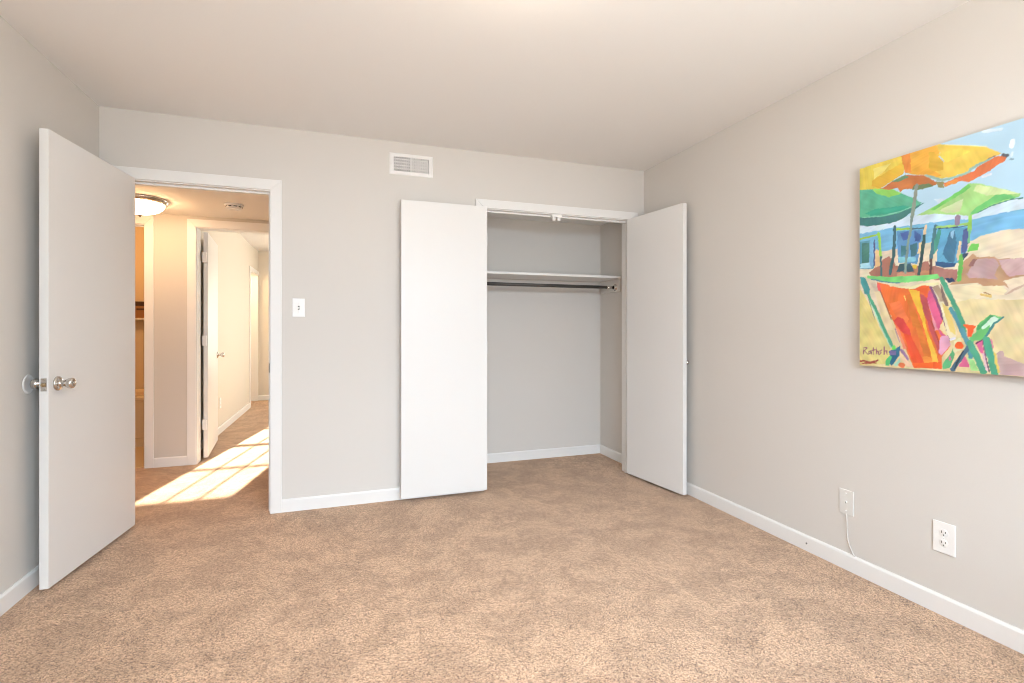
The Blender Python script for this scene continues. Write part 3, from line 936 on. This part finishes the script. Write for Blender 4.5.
# ------------------------------------------------------------------ beach painting
# each line: p(olygon) or s(troke); colour; stroke width in mm; points in mm from the canvas' lower left corner
PAINT = '''p; 203, 222, 236; 0; -9, 650, 2, 645, 342, 649, 307, 698, 589, 628, 1300, 560, 1300, 380, -9, 380
p; 118, 182, 218; 0; -2, 612, 94, 611, 150, 612, 281, 605, 342, 601, 380, 600, 435, 588, 471, 591, 589, 593, 1300, 500, 1300, 400, 589, 524, 466, 521, 438, 504, 297, 524, 101, 514, -9, 340, -9, 450
p; 224, 211, 182; 0; -2, 529, 101, 514, 297, 524, 438, 504, 466, 521, 524, 527, 589, 525, 1300, 470, 1300, -9, -9, -9
p; 226, 208, 158; 0; 360, 298, 455, 282, 559, 273, 589, 274, 1300, 300, 1300, -9, -9, -9, -2, 211
p; 222, 208, 132; 0; -2, 362, 47, 278, 94, 164, 139, 89, 124, 15, -2, -2, -9, 0, -9, 300
p; 186, 146, 112; 0; 407, 428, 438, 457, 449, 442, 506, 435, 514, 425, 589, 420, 1100, 330, 589, 355, 534, 345, 549, 315, 534, 326, 471, 331, 455, 342, 360, 343, 380, 359, 392, 365
p; 190, 160, 160; 0; 455, 435, 508, 428, 519, 401, 506, 370, 514, 349, 506, 354, 427, 363, 415, 383, 421, 379, 432, 408
p; 204, 170, 170; 0; 516, 423, 589, 420, 1120, 330, 1120, 310, 589, 361, 547, 359, 529, 386
p; 150, 105, 100; 0; 438, 437, 452, 432, 438, 407, 424, 409
p; 228, 216, 186; 0; 532, 342, 559, 350, 589, 350, 589, 329, 547, 334
p; 205, 178, 160; 0; 534, 290, 559, 312, 589, 326, 589, 318, 542, 293
p; 228, 215, 176; 0; 360, 343, 398, 335, 449, 339, 471, 331, 529, 326, 543, 306, 532, 291, 493, 296, 471, 308, 427, 284, 383, 273
s; 160, 125, 80; 4.4; 475, 306, 493, 295
s; 225, 190, 110; 9.2; 466, 298, 493, 290
p; 198, 168, 168; 0; 512, 79, 521, 87, 532, 89, 534, 70, 589, 45, 1300, 60, 1300, -9, 519, 2
p; 166, 116, 100; 0; 43, 426, 86, 453, 105, 478, 131, 490, 150, 464, 161, 444, 255, 433, 271, 450, 288, 448, 291, 428, 342, 413, 342, 380, 297, 384, 168, 390, 55, 409
p; 178, 128, 116; 0; 307, 426, 344, 408, 389, 402, 386, 360, 307, 368
p; 205, 150, 120; 0; 168, 413, 238, 405, 235, 391, 161, 394
p; 190, 135, 100; 0; 258, 410, 291, 407, 288, 385, 251, 389
p; 95, 158, 182; 0; -2, 574, 47, 572, 68, 542, 65, 440, -2, 447
p; 74, 126, 116; 0; 10, 564, 43, 563, 43, 466, 10, 462
p; 125, 180, 215; 0; 47, 570, 67, 547, 61, 448, 43, 450
p; 170, 215, 230; 0; 2, 471, 43, 474, 55, 445, 2, 449
s; 90, 95, 140; 6.7; 68, 570, 67, 503, 68, 455
p; 230, 195, 140; 0; 74, 530, 90, 519, 94, 452, 70, 447
s; 166, 206, 62; 8.9; -2, 587, 51, 591, 90, 594
s; 150, 205, 80; 11.1; 87, 599, 96, 491
s; 70, 115, 120; 8.9; 96, 491, 98, 400
p; 95, 150, 196; 0; 164, 592, 265, 581, 261, 530, 245, 441, 168, 458
p; 75, 105, 166; 0; 179, 582, 211, 584, 211, 550, 190, 546
p; 72, 100, 152; 0; 235, 583, 261, 556, 255, 531, 235, 538
p; 65, 115, 125; 0; 217, 526, 245, 529, 241, 478, 221, 474
p; 75, 132, 142; 0; 182, 528, 204, 521, 200, 484, 179, 480
p; 130, 200, 215; 0; 168, 481, 238, 471, 238, 453, 175, 454
p; 60, 95, 105; 0; 175, 452, 217, 448, 235, 409, 161, 417
p; 230, 205, 150; 0; 251, 525, 265, 533, 261, 483, 246, 485
s; 160, 200, 70; 9.6; 161, 601, 217, 594
s; 80, 110, 115; 5.9; 217, 594, 271, 586
s; 65, 105, 110; 13.3; 155, 613, 152, 499, 135, 412
s; 222, 192, 150; 9.6; 279, 596, 271, 554
s; 64, 92, 92; 12.6; 271, 554, 263, 475, 251, 400
p; 226, 196, 70; 0; 224, 440, 245, 437, 243, 423, 228, 425
s; 75, 120, 130; 13.3; 313, 586, 302, 506, 297, 453
s; 110, 80, 75; 9.6; 297, 453, 294, 385
p; 95, 162, 198; 0; 319, 574, 424, 561, 421, 477, 407, 438, 383, 424, 319, 432
p; 75, 152, 138; 0; 323, 570, 335, 567, 319, 492, 307, 469, 307, 523
p; 70, 120, 150; 0; 363, 555, 378, 559, 386, 510, 378, 431, 357, 434, 338, 468
p; 150, 200, 225; 0; 366, 555, 378, 556, 373, 526, 366, 530
p; 80, 95, 146; 0; 407, 554, 425, 557, 423, 487, 413, 461, 401, 463
p; 222, 200, 160; 0; 394, 512, 401, 507, 398, 449, 389, 433, 385, 458
p; 55, 90, 130; 0; 313, 443, 383, 427, 380, 414, 344, 413, 313, 425
s; 160, 210, 112; 9.6; 319, 581, 375, 574, 424, 573
s; 60, 85, 120; 3.7; 323, 574, 375, 568, 421, 566
s; 150, 205, 92; 11.8; 430, 600, 428, 550
s; 120, 190, 140; 5.9; 428, 550, 426, 500
s; 110, 190, 92; 15.5; 402, 452, 398, 401, 394, 361
p; 118, 205, 92; 0; 418, 464, 427, 486, 435, 496, 457, 493, 456, 466, 438, 467
p; 60, 80, 110; 0; 404, 459, 427, 462, 410, 438
p; 52, 75, 105; 0; 347, 371, 372, 370, 383, 355, 357, 351
s; 150, 130, 150; 18.5; 389, 605, 389, 581
p; 95, 180, 145; 0; -2, 822, 131, 786, 182, 753, 235, 718, 261, 693, 238, 680, 175, 668, 94, 670, -2, 687
p; 152, 215, 104; 0; 55, 808, 139, 786, 186, 753, 131, 749, 74, 781
p; 60, 165, 136; 0; 22, 702, 74, 710, 190, 699, 217, 685, 161, 675, 55, 683
p; 70, 125, 122; 0; -2, 687, 94, 670, 175, 670, 238, 684, 276, 694, 238, 673, 190, 642, 143, 633, 39, 638, -2, 652
s; 130, 200, 175; 3.7; 14, 684, 94, 673, 175, 675, 224, 685
p; 166, 215, 132; 0; 241, 644, 288, 661, 342, 680, 398, 709, 427, 729, 455, 719, 508, 691, 580, 649, 574, 638, 554, 636, 495, 625, 455, 608, 427, 604, 307, 637
p; 206, 226, 162; 0; 449, 716, 508, 690, 579, 649, 524, 660, 482, 667, 441, 695
p; 115, 200, 100; 0; 395, 707, 427, 727, 434, 713, 407, 697, 307, 651, 294, 658, 307, 665
p; 200, 215, 165; 0; 326, 647, 407, 673, 398, 624, 353, 630
p; 110, 195, 112; 0; 427, 607, 449, 629, 508, 661, 539, 659, 574, 638, 534, 638, 482, 625, 449, 606
s; 82, 140, 130; 4.4; 585, 632, 554, 635, 495, 625, 455, 609
p; 230, 206, 84; 0; -4, 914, 182, 918, 193, 890, 193, 837, 94, 796, -2, 817
p; 226, 182, 62; 0; 59, 843, 186, 884, 193, 837, 94, 796, 55, 818
p; 230, 215, 120; 0; 63, 896, 139, 895, 105, 867, 67, 847
p; 236, 176, 66; 0; 182, 918, 313, 922, 335, 904, 307, 815, 341, 805, 342, 768, 278, 804, 238, 816, 197, 836
p; 232, 146, 66; 0; 181, 916, 217, 921, 221, 832, 197, 834
p; 234, 200, 86; 0; 313, 921, 307, 922, 413, 878, 482, 849, 529, 807, 493, 804, 427, 783, 435, 777, 369, 769, 335, 772, 307, 787, 335, 784, 297, 824, 342, 838
p; 240, 215, 90; 0; 319, 877, 398, 874, 432, 849, 353, 830
p; 224, 178, 62; 0; 288, 894, 307, 888, 341, 838, 341, 805, 307, 809, 288, 830
s; 245, 235, 160; 3; 347, 904, 413, 878, 482, 850
p; 202, 122, 72; 0; 101, 796, 146, 816, 197, 828, 238, 814, 278, 803, 319, 760, 313, 753, 284, 756, 251, 754, 190, 767, 179, 760, 168, 780, 131, 782, 94, 796
p; 105, 142, 104; 0; 139, 814, 197, 828, 212, 813, 172, 805
p; 112, 132, 92; 0; 231, 774, 291, 765, 304, 751, 255, 749, 224, 757
p; 150, 150, 105; 0; 313, 766, 342, 758, 342, 733, 323, 740
s; 150, 185, 172; 9.6; 278, 802, 323, 775, 319, 772, 341, 765, 383, 765, 427, 772, 432, 783, 493, 801
p; 224, 122, 72; 0; 449, 780, 508, 804, 542, 795, 539, 781, 508, 768, 493, 759, 495, 758, 427, 732, 395, 744, 347, 737, 341, 752, 444, 771
p; 232, 150, 70; 0; 344, 741, 357, 755, 392, 752, 386, 740
s; 150, 120, 100; 4.4; 487, 804, 508, 806
s; 86, 90, 100; 11.1; 532, 802, 542, 796
s; 140, 170, 190; 5.9; 552, 780, 558, 779
s; 225, 235, 245; 14.8; 557, 845, 556, 826
s; 215, 230, 242; 11.1; 471, 909, 524, 898
s; 215, 230, 242; 8.9; 557, 801, 554, 792
s; 220, 225, 235; 9.6; 471, 739, 493, 743
s; 140, 150, 138; 13.3; 243, 771, 235, 710, 224, 642
s; 130, 155, 145; 9.6; 224, 642, 219, 584, 207, 521, 197, 409
p; 120, 212, 122; 0; 35, 415, 131, 398, 319, 389, 330, 374, 281, 368, 168, 368, 124, 374, 35, 403
s; 90, 140, 150; 5.2; 55, 395, 109, 378, 175, 367
p; 75, 156, 156; 0; 3, 412, 27, 404, 49, 350, 43, 322, 22, 331, 6, 381
p; 205, 185, 165; 0; 51, 378, 74, 375, 90, 339, 70, 336
p; 226, 208, 165; 0; 67, 340, 90, 335, 154, 164, 117, 164
s; 172, 222, 192; 9.6; 47, 306, 90, 197, 94, 186, 141, 89
s; 80, 166, 130; 13.3; 41, 322, 74, 257, 113, 165, 144, 97
s; 120, 140, 130; 3; 41, 306, 70, 213
p; 236, 118, 56; 0; 79, 381, 161, 351, 224, 338, 288, 346, 300, 341, 340, 208, 326, 170, 363, 121, 364, 100, 335, 57, 337, 9, 335, 11, 231, 6, 190, 109, 146, 208, 120, 274, 94, 338
p; 228, 95, 95; 0; 79, 379, 94, 366, 98, 330, 84, 343
s; 160, 100, 65; 4.4; 94, 338, 118, 274, 141, 212
p; 240, 125, 70; 0; 131, 281, 175, 291, 211, 210, 204, 188, 161, 223
p; 222, 72, 68; 0; 150, 204, 168, 223, 190, 211, 217, 164, 221, 136, 190, 151, 168, 177, 146, 208
p; 238, 88, 50; 0; 190, 151, 221, 140, 258, 60, 271, 28, 235, 13, 217, 58
p; 218, 124, 52; 0; 200, 312, 217, 318, 265, 164, 304, 33, 278, 35, 235, 184, 231, 164
p; 240, 192, 62; 0; 211, 338, 251, 331, 258, 286, 283, 164, 319, 56, 323, 35, 304, 33, 265, 195
s; 250, 220, 110; 3.7; 193, 312, 200, 293
p; 192, 86, 88; 0; 255, 316, 281, 303, 307, 164, 332, 88, 326, 63, 288, 177, 281, 206, 268, 238
s; 165, 70, 60; 4.4; 297, 202, 330, 99
p; 234, 102, 52; 0; 235, 337, 265, 353, 288, 346, 283, 292, 271, 304, 271, 315, 248, 327
p; 222, 98, 142; 0; 288, 328, 300, 316, 335, 208, 326, 165, 347, 141, 332, 141, 335, 134, 307, 205, 281, 292
p; 232, 150, 165; 0; 284, 288, 297, 241, 323, 165, 310, 164
s; 132, 82, 120; 9.6; 295, 340, 323, 265, 337, 215, 344, 202, 363, 128
p; 228, 165, 192; 0; 332, 139, 357, 140, 366, 107, 335, 64, 326, 70, 326, 116
p; 242, 150, 60; 0; 265, 57, 304, 51, 332, 32, 271, 28
p; 240, 100, 42; 0; 224, 25, 332, 35, 336, 10, 231, 5
p; 240, 100, 42; 0; 304, 33, 335, 32, 336, 8, 304, 7
p; 245, 192, 75; 0; 300, 83, 319, 63, 321, 33, 300, 33
s; 232, 222, 172; 9.6; 139, 360, 217, 342, 265, 353, 323, 352
p; 175, 152, 128; 0; 300, 341, 323, 347, 342, 299, 350, 257, 335, 271
p; 132, 112, 102; 0; 329, 353, 341, 324, 360, 263, 350, 257, 335, 300
p; 232, 222, 185; 0; 326, 279, 341, 278, 386, 165, 386, 142, 369, 121, 353, 148
p; 231, 206, 118; 0; 335, 275, 357, 253, 383, 165, 385, 142, 364, 159, 350, 205
s; 226, 226, 236; 8.9; 366, 128, 379, 133
p; 222, 216, 168; 0; 376, 121, 398, 135, 408, 91, 375, 73
p; 96, 182, 122; 0; 338, 29, 366, 72, 373, 90, 379, 66, 363, 13, 340, 8
s; 200, 110, 150; 8.1; 363, 58, 363, 48
s; 85, 150, 162; 14.8; 366, 249, 395, 186, 407, 149, 427, 102, 432, 62
s; 80, 166, 132; 17; 334, 370, 369, 287, 407, 193, 410, 159
s; 95, 160, 175; 16.3; 404, 166, 427, 102
p; 166, 222, 142; 0; 421, 61, 441, 52, 459, 11, 435, 9
p; 222, 106, 150; 0; 392, 22, 413, 67, 430, 21
s; 78, 112, 132; 16.3; 427, 102, 401, 60, 372, 9
s; 55, 75, 90; 5.2; 407, 84, 389, 42, 380, 14
s; 80, 168, 132; 21.5; 430, 115, 449, 69, 472, 8
p; 226, 190, 200; 0; 466, 77, 477, 77, 490, 12, 479, 12
p; 112, 198, 118; 0; 493, 223, 532, 211, 508, 188, 493, 165, 493, 163, 471, 130, 435, 119, 427, 132, 449, 159, 452, 183
p; 82, 170, 110; 0; 493, 223, 503, 218, 460, 165, 452, 165, 452, 183, 463, 183
p; 205, 236, 216; 0; 500, 214, 517, 209, 493, 165, 493, 186, 471, 166, 466, 176
s; 75, 140, 142; 7.4; 530, 211, 508, 192, 506, 192, 479, 140
p; 240, 96, 42; 0; 408, 188, 449, 179, 446, 165, 449, 183, 435, 139, 423, 139, 421, 169, 410, 183
s; 240, 100, 42; 28.1; 394, 104, 395, 104
p; 222, 106, 152; 0; 449, 113, 468, 126, 474, 77, 463, 77
s; 120, 60, 100; 5.2; 449, 114, 468, 128
s; 212, 122, 152; 12.6; 494, 124, 497, 101
s; 120, 82, 112; 4.1; 471, 123, 479, 64, 490, 9
s; 80, 168, 136; 22.9; 481, 130, 493, 71, 506, 7
s; 222, 200, 100; 7.4; 506, 78, 517, 11
p; 235, 140, 110; 0; 157, 185, 175, 162, 204, 83, 190, 83, 164, 162
s; 168, 130, 152; 4.4; 157, 170, 175, 113
s; 162, 126, 162; 12.6; 182, 79, 207, 42
p; 236, 200, 165; 0; 179, 45, 200, 42, 231, 5, 204, 8
p; 50, 112, 142; 0; 128, 69, 179, 96, 175, 56, 143, 8, 133, 15, 143, 43
p; 116, 106, 152; 0; 131, 75, 161, 74, 161, 55, 135, 54
p; 90, 196, 122; 0; 120, 38, 135, 54, 143, 43, 131, 6, 115, 7
p; 110, 216, 92; 0; 143, 93, 157, 101, 161, 82, 146, 76
p; 160, 215, 190; 0; 150, 16, 179, 45, 175, 10, 157, 7
s; 226, 122, 72; 22.2; 182, 14, 186, 13
s; 152, 98, 112; 4.6; 18, 53, 20, 84, 35, 82, 23, 69, 38, 53
s; 152, 98, 112; 4.6; 51, 70, 42, 65, 43, 55, 51, 59, 53, 70, 55, 55
s; 152, 98, 112; 4.6; 63, 83, 65, 55
s; 152, 98, 112; 4.6; 58, 72, 71, 75
s; 152, 98, 112; 4.6; 76, 82, 77, 56
s; 152, 98, 112; 4.6; 77, 68, 84, 70, 87, 56
s; 152, 98, 112; 4.6; 100, 75, 91, 71, 98, 62, 88, 54
s; 152, 98, 112; 4.6; 110, 89, 111, 57
s; 152, 98, 112; 4.6; 111, 71, 121, 73, 123, 58
s; 166, 82, 66; 7.4; 2, 19, 22, 22, 47, 18, 84, 27
s; 166, 82, 66; 5.9; 14, 11, 47, 13, 74, 16'''
def paint_canvas(w, h, step):
    nx, nz = int(round(w / step)) + 1, int(round(h / step)) + 1
    gx, gz = np.meshgrid(np.linspace(0, w * 1000, nx), np.linspace(0, h * 1000, nz))
    rng = np.random.default_rng(11)
    def smooth(cell, seed):
        r = np.random.default_rng(seed)
        a = r.random((int(h * 1000 / cell) + 3, int(w * 1000 / cell) + 3))
        u, v = gx / cell, gz / cell
        i, j = v.astype(int), u.astype(int)
        fu, fv = u - j, v - i
        fu, fv = fu * fu * (3 - 2 * fu), fv * fv * (3 - 2 * fv)
        return (a[i, j] * (1 - fu) + a[i, j + 1] * fu) * (1 - fv) + (a[i + 1, j] * (1 - fu) + a[i + 1, j + 1] * fu) * fv - 0.5
    X = gx + 2.8 * smooth(14, 1) + 1.6 * smooth(6, 2)
    Z = gz + 2.8 * smooth(14, 3) + 1.6 * smooth(6, 4)
    img = np.zeros((nz, nx, 3)) + np.array(lin(180, 214, 232)[:3]) * (1 + 0.10 * smooth(70, 5))[..., None]
    hgt = np.zeros((nz, nx))
    for ln, row in enumerate(PAINT.strip().split('\n')):
        kd, rgb, wd, pp = row.split(';')
        nums = [float(c) for c in pp.split(',')]
        pts = list(zip(nums[0::2], nums[1::2]))
        c = np.array(lin(*[float(v) for v in rgb.split(',')])[:3])
        if kd == 'p':
            inside = np.zeros(X.shape, bool)
            n = len(pts)
            for i in range(n):
                (x1, z1), (x2, z2) = pts[i], pts[(i + 1) % n]
                if z1 == z2:
                    continue
                cr = ((z1 > Z) != (z2 > Z)) & (X < (x2 - x1) * (Z - z1) / (z2 - z1) + x1)
                inside ^= cr
        else:
            inside = np.zeros(X.shape, bool)
            r = float(wd) / 2
            sx_, sz_ = (gx, gz) if r < 2.5 else (X, Z)
            for (x1, z1), (x2, z2) in zip(pts, pts[1:]):
                dx, dz = x2 - x1, z2 - z1
                l2 = max(dx * dx + dz * dz, 1e-6)
                t = np.clip(((sx_ - x1) * dx + (sz_ - z1) * dz) / l2, 0, 1)
                inside |= (sx_ - x1 - t * dx) ** 2 + (sz_ - z1 - t * dz) ** 2 < r * r
        if not inside.any():
            continue
        # bristle streaks that run along the shape's own direction
        a = rng.uniform(0, math.pi) if kd == 'p' else math.atan2(pts[-1][1] - pts[0][1], pts[-1][0] - pts[0][0])
        sft = rng.uniform(0, 900, 2)
        us = ((-math.sin(a) * gx + math.cos(a) * gz) + sft[0] + 3000) / 5.0
        uf = us + 2.2 * smooth(60, 20 + ln)
        ii = uf.astype(int)
        tab = np.random.default_rng(100 + ln).random(2000)
        fr = uf - ii
        streak = tab[ii % 2000] * (1 - fr) + tab[(ii + 1) % 2000] * fr - 0.5
        f = 1 + 0.10 * streak + 0.30 * smooth(30, 40 + ln)
        tone = np.stack([smooth(26, 300 + ln), smooth(26, 500 + ln), smooth(26, 700 + ln)], -1)
        img[inside] = (c[None, None] * (f[..., None] + 0.07 * tone) + 0.012 * tone)[inside]
        hgt[inside] = (0.0005 + 0.0008 * streak)[inside]
    grey = img.mean(-1, keepdims=True)
    img = np.clip((grey + (img - grey) * 0.96) * PAINT_GAIN * np.array([0.97, 1.0, 1.05]), 0, 0.95)
    return nx, nz, gx / 1000, gz / 1000, img, hgt

PAINT_GAIN = 0.88
PW, PH, PT = 1.219, 0.914, 0.035
pt = empty('beach_painting', (XR, 1.668, 0.993), (0, 0, -math.pi / 2))   # local X runs to the picture's right, -Y off the wall
tag(pt, 'unframed canvas painting of beach parasols and a striped deck chair', 'painting')
bm = bmesh.new()
e0 = -PT + 0.002
rect = [(0, 0), (PW, 0), (PW, PH), (0, PH)]
fr_ = [bm.verts.new((x, e0, z)) for x, z in rect]
bk = [bm.verts.new((x, -0.001, z)) for x, z in rect]
for i in range(4):
    j = (i + 1) % 4
    bm.faces.new([fr_[i], fr_[j], bk[j], bk[i]])
bm.faces.new(bk)
bm.faces.new(fr_)
link('stretched_canvas', bm, M['canvas_edge'], pt)
nx, nz, gx, gz, img, hgt = paint_canvas(PW, PH, 0.0028)
me = bpy.data.meshes.new('painted_face')
co = np.stack([gx, -PT - hgt, gz], -1).reshape(-1, 3)
idx = np.arange(nx * nz).reshape(nz, nx)
quads = np.stack([idx[:-1, :-1], idx[:-1, 1:], idx[1:, 1:], idx[1:, :-1]], -1).reshape(-1, 4)
me.from_pydata(co.tolist(), [], quads.tolist())
att = me.color_attributes.new('paint', 'FLOAT_COLOR', 'POINT')
rgba = np.concatenate([img.reshape(-1, 3), np.ones((nx * nz, 1))], 1).astype(np.float32)
att.data.foreach_set('color', rgba.ravel())
me.polygons.foreach_set('use_smooth', np.ones(len(me.polygons), bool))
pm = bpy.data.materials.new('oil_paint')
pm.use_nodes = True
b = pm.node_tree.nodes['Principled BSDF']
b.inputs['Roughness'].default_value = 0.45
b.inputs['Specular IOR Level'].default_value = 0.35
an = pm.node_tree.nodes.new('ShaderNodeAttribute')
an.attribute_name = 'paint'
pm.node_tree.links.new(an.outputs['Color'], b.inputs['Base Color'])
tcn = pm.node_tree.nodes.new('ShaderNodeTexCoord')
wv = pm.node_tree.nodes.new('ShaderNodeTexNoise')
wv.inputs['Scale'].default_value = 500
pm.node_tree.links.new(tcn.outputs['Object'], wv.inputs['Vector'])
bpn = pm.node_tree.nodes.new('ShaderNodeBump')
bpn.inputs['Strength'].default_value = 0.15
bpn.inputs['Distance'].default_value = 0.001
pm.node_tree.links.new(wv.outputs['Fac'], bpn.inputs['Height'])
pm.node_tree.links.new(bpn.outputs['Normal'], b.inputs['Normal'])
me.materials.append(pm)
pf = bpy.data.objects.new('painted_face', me)
COL.objects.link(pf)
pf.parent = pt
pf['label'] = 'thickly brushed beach scene in oil'
